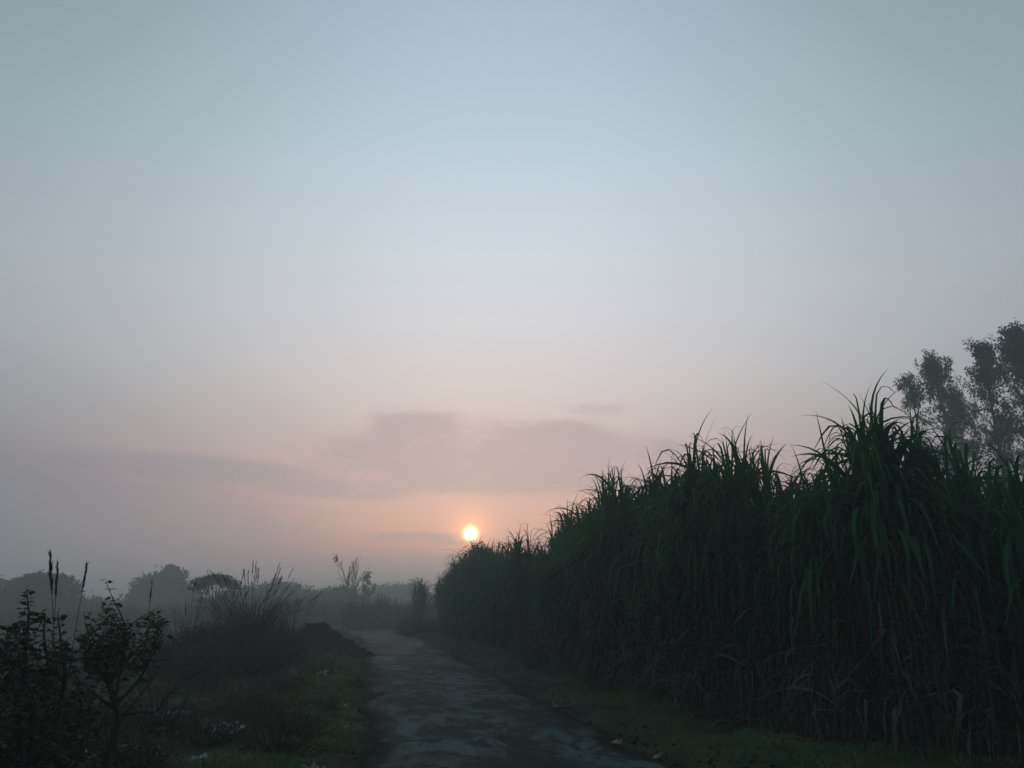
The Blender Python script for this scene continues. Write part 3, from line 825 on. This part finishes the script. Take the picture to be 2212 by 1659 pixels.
def foreground_shrub():
    D = 5.9; r = np.random.default_rng(12)
    foot = pxp(60, 1700, D); foot[2] = float(ground_z(foot[0], D)) - .02
    root = thing('leafy_shrub', foot, 'large dark leafy shrub filling the lower left corner beside the forked tree', 'shrub')
    mt = MB(); ml = MB(); P_, Dd, S = [], [], []
    main = [[(60, 1700), (40, 1560), (20, 1450), (-30, 1370)], [(60, 1700), (70, 1550), (55, 1420), (62, 1330), (57, 1272)],
            [(60, 1700), (95, 1560), (105, 1450), (95, 1380), (98, 1325)], [(60, 1700), (120, 1560), (140, 1460), (132, 1390), (125, 1322)],
            [(60, 1700), (-20, 1600), (-60, 1500)], [(60, 1700), (150, 1600), (175, 1540), (165, 1470)], [(60, 1700), (100, 1640), (190, 1620)]]
    paths = []
    for b in main:
        pts = [foot] + [pxp(a, c, D + r.uniform(-.3, .4)) for a, c in b[1:]]
        q = curve_pts(pts, 6); paths.append(q); tube(mt, q - foot, np.linspace(.022, .003, len(q)), 6)
    for q in paths[1:4]:
        x = shoot_leaves(q[-14:], r, 30, .05, 0.); P_.append(x[0]); Dd.append(x[1]); S.append(x[2])
    ox = [-120, -30, 20, 45, 60, 80, 100, 125, 150, 175, 200]; oy = [1400, 1330, 1345, 1330, 1300, 1350, 1345, 1340, 1385, 1440, 1520]
    for k in range(310):
        x = r.uniform(-110, 205); y0 = np.interp(x, ox, oy); u = r.uniform(0, 1) ** 1.1; y = y0 + (1720 - y0) * u
        tip = pxp(x, y, D + r.uniform(-.5, .55))
        best = None
        for q in paths:
            dd = np.linalg.norm(q - (tip - np.array((0, 0, .18))), axis=1); j = dd.argmin()
            if best is None or dd[j] < best[0]: best = (dd[j], q[j])
        b = best[1]; mid = (b + tip) / 2 + np.array((0, 0, -.04)) + r.normal(size=3) * .03
        q = curve_pts([b, mid, tip], 4); tube(mt, q - foot, np.linspace(.005, .0015, len(q)), 3)
        x = shoot_leaves(q, r, int(r.integers(8, 16)), .056, .15); P_.append(x[0]); Dd.append(x[1]); S.append(x[2])
    leaves(ml, np.concatenate(P_) - foot, np.concatenate(Dd), np.concatenate(S), .58, .18, .35, r)
    mt.build('branches', M['bark'], root); ml.build('crown', M['leaf'], root)
foreground_shrub()
for k, (px, py, h, rad, lab) in enumerate([(150, 1659, .75, .7, 'dark undergrowth bush between the left shrub and the forked trunk'),
                                           (20, 1659, .8, .8, 'undergrowth bush in the bottom left corner below the shrub'),
                                           (270, 1700, .35, .5, 'low leafy weeds round the foot of the forked tree')]):
    q = gp(px, py)
    weed_bush('undergrowth_bush', lab, q[0], q[1], h, rad, 110, 390 + k, .045, ('bark', 'leaf'), perleaf=16)

# ------------------------------------------------------------------ distant trees
def blob_tree(name, label, base, blobs, trunk_r, leaf, n_clump, per, seed, material='tree', group=None, clump_r=.16, trunk_h=None, cat='tree', fill=1.0, aspect=.7, limbs=7):
    """blobs: (dx, dy, dz, rx, ry, rz) from the foot. Clumps of leaves sit mostly near each blob's skin."""
    r = np.random.default_rng(seed); base = np.array(base, float)
    root = thing(name, base, label, cat, group)
    mt, ml = MB(), MB(); P_, D_, S_ = [], [], []
    B = np.array(blobs, float); vol = (B[:, 3] * B[:, 5]); w = vol / vol.sum()
    top = B[:, 2].max(); th = trunk_h or top * .6
    p = curve_pts([(0, 0, -.2), (r.normal() * .02 * th, 0, th * .5), (r.normal() * .04 * th, 0, th)], 4)
    tube(mt, p, np.linspace(trunk_r, trunk_r * .4, len(p)), 7)
    for b, wi in zip(B, w):
        for k in range(max(2, int(limbs * wi * len(B) / 2))):
            c = b[:3] + r.normal(size=3) * b[3:] * .45
            s0 = p[int(r.uniform(.3, 1) * (len(p) - 1))]
            q = curve_pts([s0, (s0 + c) / 2 + np.array((0, 0, -.05 * top)), c], 4)
            tube(mt, q, np.linspace(trunk_r * .35, trunk_r * .06, len(q)), 4)
        nc = max(4, int(n_clump * wi))
        u = unit(r.normal(size=(nc, 3))); u[:, 2] = np.where(u[:, 2] < -.4, -u[:, 2] * .6, u[:, 2])
        rad = r.uniform(.62, 1.03, nc)[:, None] * (1 + .10 * r.normal(size=(nc, 1)))
        c = b[:3] + u * rad * b[3:]
        cr = clump_r * np.mean(b[3:]) * r.uniform(.6, 1.5, nc)
        pos = c[:, None] + r.normal(size=(nc, per, 3)) * cr[:, None, None] * np.array((1, 1, .7))
        P_.append(pos.reshape(-1, 3)); D_.append((r.normal(size=(nc, per, 3)) + u[:, None] * .5).reshape(-1, 3)); S_.append(leaf * r.uniform(.6, 1.4, nc * per))
        if fill:
            nf = int(nc * per * .25 * fill)
            pos = b[:3] + unit(r.normal(size=(nf, 3))) * r.uniform(0, .75, (nf, 1)) * b[3:]
            P_.append(pos); D_.append(r.normal(size=(nf, 3))); S_.append(leaf * 2.2 * r.uniform(.7, 1.3, nf))
    P_ = np.concatenate(P_); D_ = np.concatenate(D_); S_ = np.concatenate(S_)
    leaves(ml, P_, D_, S_, aspect, .1, None, r)
    mt.build('trunk', M['bark'], root); ml.build('crown', M[material], root)
    return root

def px_tree(name, label, pxs, Yd, leaf, n_clump, per, seed, **kw):
    Yd *= 1.08; leaf *= 1.05; kw['trunk_r'] = kw.get('trunk_r', .25) * 1.3
    """pxs: blobs as (px, py, half width px, half height px); converted to real size at depth Yd"""
    k = Yd / (FPX * math.cos(YAW) ** 0) * 1.03
    foot = at(pxs[0][0], 1318, Yd); foot[2] = float(ground_z(foot[0], Yd))
    bl = []
    for (px, py, hw, hh) in pxs:
        c = at(px, py, Yd)
        bl.append((c[0] - foot[0], (random.random() - .5) * hw * k * .5, c[2] - foot[2], hw * k, hw * k * .8, hh * k))
    return blob_tree(name, label, foot, bl, kw.pop('trunk_r', .25), leaf, n_clump, per, seed, **kw)

px_tree('dense_tree', 'big round misty tree with a small pointed top, left of the umbrella shaped tree',
        [(350, 1300, 62, 46), (348, 1266, 40, 26), (368, 1250, 24, 22), (371, 1236, 11, 13), (310, 1290, 26, 30), (395, 1290, 26, 30), (350, 1340, 70, 30)], 120, .42, 520, 26, 601, trunk_r=.4)
px_tree('lumpy_tree', 'misty tree with knobbly outline behind the tallest plumed reeds',
        [(95, 1285, 60, 36), (60, 1268, 26, 18), (95, 1256, 30, 14), (130, 1268, 26, 20), (148, 1290, 16, 24), (95, 1325, 50, 20)], 95, .40, 210, 40, 602, trunk_r=.35, clump_r=.13)
px_tree('lumpy_tree', 'misty tree cut by the left edge of the picture', [(0, 1300, 38, 26), (-30, 1290, 40, 30), (20, 1310, 24, 20)], 90, .36, 180, 30, 603, trunk_r=.3)
px_tree('low_tree', 'low misty tree crown behind the leafy crown of the forked tree', [(190, 1320, 40, 20), (230, 1325, 36, 18), (160, 1312, 18, 18), (270, 1330, 30, 16)], 110, .4, 260, 26, 604, trunk_r=.25)
px_tree('broad_tree', 'long low misty tree with level crown behind the plumed grass',
        [(530, 1302, 50, 26), (580, 1295, 40, 26), (625, 1290, 38, 24), (655, 1300, 40, 22), (490, 1310, 26, 18)], 125, .38, 560, 26, 605, trunk_r=.35)
px_tree('broad_tree', 'dome shaped misty tree left of the bare trees', [(730, 1300, 42, 30), (705, 1306, 26, 22), (755, 1308, 26, 22), (672, 1308, 20, 14)], 112, .34, 380, 26, 606, trunk_r=.35)
px_tree('pointed_tree', 'very faint pointed tree top peeking over the long low tree', [(592, 1275, 16, 16), (596, 1260, 8, 12), (585, 1290, 22, 20)], 190, .5, 120, 24, 607, trunk_r=.3)
for k, (px, py, hw, hh, lab) in enumerate([(845, 1288, 42, 20, 'faint round tree in the mist just left of the lone sugarcane'), (885, 1284, 36, 22, 'faint tree partly behind the lone sugarcane'),
                                           (805, 1300, 30, 14, 'faint low tree below the bare branches'), (940, 1300, 36, 14, 'faint tree behind the gap at the end of the cane'),
                                           (440, 1318, 40, 14, 'faint low tree between the round tree and the umbrella tree'), (240, 1318, 50, 12, 'faint far tree in the mist behind the forked tree crown')]):
    px_tree('faint_tree', lab, [(px, py, hw, hh), (px - hw * .5, py + 6, hw * .5, hh * .7), (px + hw * .5, py + 5, hw * .5, hh * .7)], 175, .5, 200, 26, 610 + k, trunk_r=.3, group='faint trees far off in the mist')

def umbrella_tree():
    Yd = 66; r = np.random.default_rng(21); foot = at(462, 1368, Yd); foot[2] = float(ground_z(foot[0], Yd))
    root = thing('umbrella_tree', foot, 'small flat topped umbrella shaped tree with see-through crown', 'tree')
    mt, ml = MB(), MB(); P_ = []
    k = Yd / FPX
    f = lambda px, py, dy=0.: at(px, py, Yd) + np.array((0, dy, 0)) - foot
    tr = curve_pts([(0, 0, -.1), f(463, 1340), f(460, 1315)], 5); tube(mt, tr, np.linspace(.09, .06, len(tr)), 7)
    for i in range(27):
        px = r.uniform(424, 506); top = np.interp(px, [420, 435, 458, 475, 500, 510], [1276, 1260, 1247, 1249, 1264, 1278])
        c = f(px, top - 6 + r.uniform(0, 13), r.normal() * 1.0)
        s0 = tr[-1 - int(r.integers(0, 3))]
        q = curve_pts([s0, s0 + (c - s0) * .5 + np.array((0, 0, -.12)), c], 4); tube(mt, q, np.linspace(.035, .008, len(q)), 4)
        for j in range(5):
            cc = c + np.array((r.normal() * .35, r.normal() * .35, r.normal() * .09))
            P_.append(cc + r.normal(size=(26, 3)) * np.array((.26, .26, .06)))
    for i in range(16):
        px = r.uniform(422, 448) if i % 2 else r.uniform(485, 508)
        cc = f(px, r.uniform(1274, 1300), r.normal() * .8); P_.append(cc + r.normal(size=(20, 3)) * np.array((.2, .2, .08)))
        q = curve_pts([tr[-2], (tr[-2] + cc) / 2, cc], 3); tube(mt, q, np.linspace(.025, .008, len(q)), 4)
    P_ = np.concatenate(P_); leaves(ml, P_, r.normal(size=P_.shape) * np.array((1, 1, .4)), .20 * r.uniform(.6, 1.3, len(P_)), .6, .1, .4, r)
    mt.build('trunk', M['bark'], root); ml.build('crown', M['tree'], root)
umbrella_tree()

def bare_tree(label, px, top, spreadpx, Yd, seed, tufts=()):
    r = np.random.default_rng(seed); foot = at(px, 1330, Yd); foot[2] = float(ground_z(foot[0], Yd)); k = Yd / FPX
    root = thing('bare_tree', foot, label, 'tree', None)
    mt, ml = MB(), MB(); H = at(px, top, Yd)[2] - foot[2]
    def grow(p0, d, L, rad, lev):
        d = unit(d); m = p0 + d * L * .5 + r.normal(size=3) * L * .05; e = p0 + d * L + np.array((0, 0, L * .08))
        q = curve_pts([p0, m, e], 3); tube(mt, q, np.linspace(rad, rad * .55, len(q)), 5 if lev < 2 else 3)
        if lev >= 4: return
        for i in range([7, 4, 3, 3][lev]):
            t = r.uniform(.45 if lev == 0 else .3, 1.0); b = q[int(t * (len(q) - 1))]
            a = r.uniform(0, 2 * PI); dv = d * 1.2 + np.array((math.cos(a), math.sin(a), .3)) * r.uniform(.35, .65)
            grow(b, dv, L * r.uniform(.30, .48), rad * .5, lev + 1)
    grow(np.zeros(3), np.array((r.normal() * .03, 0, 1)), H * .80, .10, 0)
    mt.build('branches', M['bark'], root)
    if tufts:
        mb2 = MB()
        for (tx, ty, s) in tufts:
            ml = MB()
            c = at(tx, ty, Yd) - foot; n = 46
            P_ = c + r.normal(size=(n, 3)) * s * k * np.array((.45, .45, .7))
            q = curve_pts([np.array((0, 0, H * .45)), c * .6 + np.array((0, 0, H * .12)), c], 4); tube(mb2, q, np.linspace(.05, .015, len(q)), 3)
            leaves(ml, P_, r.normal(size=P_.shape), .3 * r.uniform(.6, 1.3, len(P_)), .7, .1, None, r)
            ml.build('leaf_tuft', M['tree'], root)
        mb2.build('side_branches', M['bark'], root)
    return root
bare_tree('tallest bare tree in the mist with one leaf tuft at its upper left', 748, 1203, 30, 100, 703, [(726, 1209, 5)])
bare_tree('thin bare tree right beside the tallest bare tree', 766, 1222, 22, 102, 704)
bare_tree('short bare tree with several hanging leaf tufts, rightmost of the bare trees', 785, 1252, 22, 98, 705,
          [(795, 1241, 6), (790, 1251, 5), (798, 1259, 5), (808, 1268, 6), (806, 1276, 5), (786, 1270, 5), (775, 1290, 8), (796, 1284, 5)])

# ------------------------------------------------------------------ eucalyptus behind the cane
def eucalyptus(label, px, top, hw, Yd, seed, dens=1.0, low=1010, group='eucalyptus trees behind the cane field'):
    r = np.random.default_rng(seed); d = ray(px, top)
    tip = at(px, top, Yd); foot = tip.copy(); foot[2] = float(ground_z(foot[0], Yd)) - .1; H = tip[2] - foot[2]; k = math.hypot(foot[0], Yd) / FPX
    root = thing('eucalyptus_tree', foot, label, 'tree', group)
    mt, ml = MB(), MB()
    p = curve_pts([(0, 0, 0), (r.normal() * .2, r.normal() * .2, H * .35), (r.normal() * .25, 0, H * .7), (0, 0, H * .98)], 7)
    tube(mt, p, np.linspace(.17, .02, len(p)), 8)
    P_ = []; W_ = hw * k * .8
    for i in range(int(64 * dens)):
        t = r.uniform(.36, .98) if i > 8 else r.uniform(.85, 1)
        b = p[int(t * (len(p) - 1))]; a = r.uniform(0, 2 * PI)
        env = W_ * (1 - ((t - .58) / .46) ** 2 * .92 if t > .58 else .75 + .25 * (t - .36) / .22)
        env = max(env, .25) * r.uniform(.45, 1.12)
        e = b + np.array((math.cos(a) * env, math.sin(a) * env, H * r.uniform(.03, .10)))
        if e[2] > H: e[2] = H
        q = curve_pts([b, (b + e) / 2 + np.array((0, 0, .25)), e], 4); tube(mt, q, np.linspace(.05 * (1.2 - t), .008, len(q)), 4)
        for j in range(5):
            c = q[int(r.uniform(.35, 1) * (len(q) - 1))] + r.normal(size=3) * np.array((.22, .22, .20))
            n = int(30); P_.append(c + unit(r.normal(size=(n, 3))) * r.uniform(0, 1, (n, 1)) ** .5 * np.array((.30, .30, .40)) * r.uniform(.5, 1.2))
    P_ = np.concatenate(P_)
    dv = r.normal(size=P_.shape) * .7 + np.array((0, 0, -.9)); leaves(ml, P_, dv, .165 * r.uniform(.6, 1.3, len(P_)), .38, .1, None, r)
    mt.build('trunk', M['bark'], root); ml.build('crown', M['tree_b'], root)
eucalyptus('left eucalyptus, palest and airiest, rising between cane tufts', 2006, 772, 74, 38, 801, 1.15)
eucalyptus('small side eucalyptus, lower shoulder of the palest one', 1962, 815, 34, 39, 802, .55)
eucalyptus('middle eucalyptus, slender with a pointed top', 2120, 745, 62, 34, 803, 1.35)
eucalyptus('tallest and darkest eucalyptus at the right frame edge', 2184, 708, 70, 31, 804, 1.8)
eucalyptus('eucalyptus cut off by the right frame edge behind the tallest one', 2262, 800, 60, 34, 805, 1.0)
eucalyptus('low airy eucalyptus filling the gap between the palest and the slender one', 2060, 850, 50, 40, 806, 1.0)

# ------------------------------------------------------------------ far crops beyond the bend (one mass)
def far_crop():
    r = np.random.default_rng(31); mb = MB(); n = 15000
    x = r.uniform(-34, 9, n); y = r.uniform(74, 100, n)
    h = 2.0 + .9 * vnoise(x, y, .35, 41) + .5 * vnoise(x, y, 1.2, 42)
    base = np.stack([x, y, ground_z(x, y)], -1)
    ribbons(mb, base, r.uniform(0, 2 * PI, n), r.uniform(R(65), R(88), n), h * r.uniform(.7, 1.15, n), r.uniform(.08, .16, n), r.uniform(.3, 1.9, n), r.uniform(.5, .85, n), r.uniform(5, 12, n), 4, None, .15)
    o = mb.build('crop_field', M['grass']); tag(o, 'misty band of tall crop closing the view beyond the end of the road', 'crop', kind='stuff')
far_crop()
for k, (px, Yd, h, rad, lab) in enumerate([(770, 66, 2.6, 1.6, 'misty green bush below the bare trees beyond the road bend'), (820, 68, 2.9, 1.3, 'upright misty bush left of the lone sugarcane'),
                                           (860, 70, 2.2, 1.6, 'misty bush close to the left of the lone sugarcane'),]):
    q = at(px, 1340, Yd); weed_bush('misty_bush', lab, q[0], Yd, h, rad, int(110 * rad), 850 + k, .14, ('bark', 'tree'), perleaf=18, group='misty bushes beyond the bend')

# ------------------------------------------------------------------ litter
def scrap(px, py, size, label, seed, material='plastic', name='plastic_scrap', cat='litter', elong=1.8, z=None, Yd=None, up=.35):
    r = np.random.default_rng(seed)
    q = gp(px, py, .12) if Yd is None else at(px, py, Yd)
    if Yd is None: q[2] = float(ground_z(q[0], q[1])) + .03
    n = 9; s = np.linspace(-1, 1, n); X_, Y_ = np.meshgrid(s * elong * .5, s * .5)
    X_ = X_ * (1 + .22 * np.sin(Y_ * 7 + r.uniform(0, 6))); Y_ = Y_ * (1 + .35 * np.sin(X_ * 4 + r.uniform(0, 6))) + .15 * np.sin(X_ * 5)
    ox, oy = r.uniform(0, 50, 2)
    Z_ = (vnoise(X_ + ox, Y_ + oy, 2.6) - .3) * up * 2 + (vnoise(X_ + ox, Y_ + oy, 6) - .5) * up
    V = np.stack([X_, Y_, Z_], -1).reshape(-1, 3) * size
    i = np.arange(n - 1)[:, None] * n + np.arange(n - 1)[None]
    mb = MB(); mb.add(V, np.stack([i, i + 1, i + n + 1, i + n], -1).reshape(-1, 4))
    o = mb.build(name, M[material]); o.location = tuple(q); o.rotation_euler = (r.uniform(-.4, .4), r.uniform(-.4, .4), r.uniform(-.5, .5))
    tag(o, label, cat, 'litter on the rough ground left of the road' if px < 900 else 'litter on the right verge')
sc = [(365, 1552, .26, 'long flat pale scrap, farthest left, beyond the forked branches'), (345, 1557, .10, 'small pale scrap touching the left end of the long one'),
      (497, 1575, .15, 'pale crumpled scrap uppermost in the cluster of rubbish'), (488, 1590, .16, 'rounded pale scrap at the centre of the rubbish cluster'),
      (499, 1598, .18, 'largest slanted pale scrap low in the rubbish cluster'), (520, 1580, .10, 'thin pale scrap at the right of the rubbish cluster'),
      (452, 1586, .08, 'tiny pale scrap left of the rubbish cluster'), (430, 1648, .09, 'pale scrap at the bottom beneath the rubbish cluster'),
      (341, 1602, .06, 'pale speck of plastic below the long scrap'), (269, 1640, .13, 'flat pale scrap at the bottom next to the forked trunk'),
      (538, 1520, .09, 'pale scrap caught on the weed above the rubbish cluster'), (563, 1510, .08, 'pale speck in the weeds above the rubbish cluster'),
      (540, 1487, .07, 'tiny pale scrap at the foot of the weedy bank'), (551, 1466, .06, 'speck of plastic high on the weedy bank slope'),
      (697, 1460, .15, 'arched pale scrap on the roadside grass nearest the dirt heap'), (722, 1453, .09, 'small pale scrap right of the arched one below the dirt heap'),
      (741, 1515, .10, 'narrow pale scrap alone in the roadside grass'), (629, 1606, .14, 'pale twisted scrap on the brush near the bottom'),
      (652, 1614, .16, 'pale angular scrap right of the twisted one near the bottom'), (668, 1655, .14, 'dim pale scrap cut by the bottom edge'),
      (747, 1552, .04, 'tiny pale chip in the grass above the bottom edge'), (600, 1578, .05, 'dim small scrap at the edge of the dark weeds'),
      (1330, 1584, .10, 'pale scrap on bare earth of the right verge'), (1200, 1507, .07, 'small pale leaf scrap high on the right verge grass'),
      (1420, 1604, .06, 'dim small scrap on the right verge near the bottom'), (1292, 1655, .05, 'tiny pale chip on the road surface near the bottom')]
for k, (px, py, s, lab) in enumerate(sc):
    scrap(px, py, s, lab, 900 + k, 'husk' if k in (17, 18, 22, 23, 24, 25, 16) else 'plastic', 'plastic_scrap' if k not in (17, 18, 22, 23, 24, 25, 16) else 'husk_scrap')

# clods and pebbles along the rut
def pebbles():
    r = np.random.default_rng(77); mb = MB(); n = 900
    y = 7.5 + 20 * r.uniform(0, 1, n) ** 1.5; right = r.uniform(0, 1, n) < .65
    x = np.where(right, rr_(10) + r.normal(size=n) * .28 + .35, rl(10) + r.normal(size=n) * .25)
    s = r.uniform(.006, .03, n) * r.uniform(.5, 1.3, n)
    o6 = np.array([(1, 0, 0), (-1, 0, 0), (0, 1, 0), (0, -1, 0), (0, 0, .7), (0, 0, -.7)], float)
    V = np.stack([x, y, ground_z(x, y) + .03 * (np.abs(x - road_cx(y)) < ROAD_W / 2) + s * .3], -1)[:, None] + o6[None] * s[:, None, None] * r.uniform(.6, 1.4, (n, 6, 1))
    f = np.array([(0, 2, 4), (2, 1, 4), (1, 3, 4), (3, 0, 4), (2, 0, 5), (1, 2, 5), (3, 1, 5), (0, 3, 5)])
    mb.add(V.reshape(-1, 3), (np.arange(n)[:, None, None] * 6 + f[None]).reshape(-1, 3))
    tag(mb.build('gravel', M['soil'], smooth=False), 'loose clods and gravel along both edges of the road', 'gravel', kind='stuff')
pebbles()

# ------------------------------------------------------------------ haze
def haze():
    mb = MB(); x0, x1, y0, y1, z0, z1 = -1200, 1200, -720, 1220, -2.2, HAZE_TOP
    v = [(x0, y0, z0), (x1, y0, z0), (x1, y1, z0), (x0, y1, z0), (x0, y0, z1), (x1, y0, z1), (x1, y1, z1), (x0, y1, z1)]
    mb.add(v, [(0, 3, 2, 1), (4, 5, 6, 7), (0, 1, 5, 4), (1, 2, 6, 5), (2, 3, 7, 6), (3, 0, 4, 7)])
    m = bpy.data.materials.new('haze_air'); m.use_nodes = True; t = m.node_tree; t.nodes.clear()
    pv = t.nodes.new('ShaderNodeVolumePrincipled'); pv.inputs['Density'].default_value = HAZE_D
    pv.inputs['Color'].default_value = (.78, .90, .93, 1); pv.inputs['Anisotropy'].default_value = .4
    o = t.nodes.new('ShaderNodeOutputMaterial'); t.links.new(pv.outputs[0], o.inputs['Volume'])
    ob = mb.build('haze', m, smooth=False); tag(ob, 'thin morning mist lying over the fields and road', 'mist', kind='stuff')
haze()
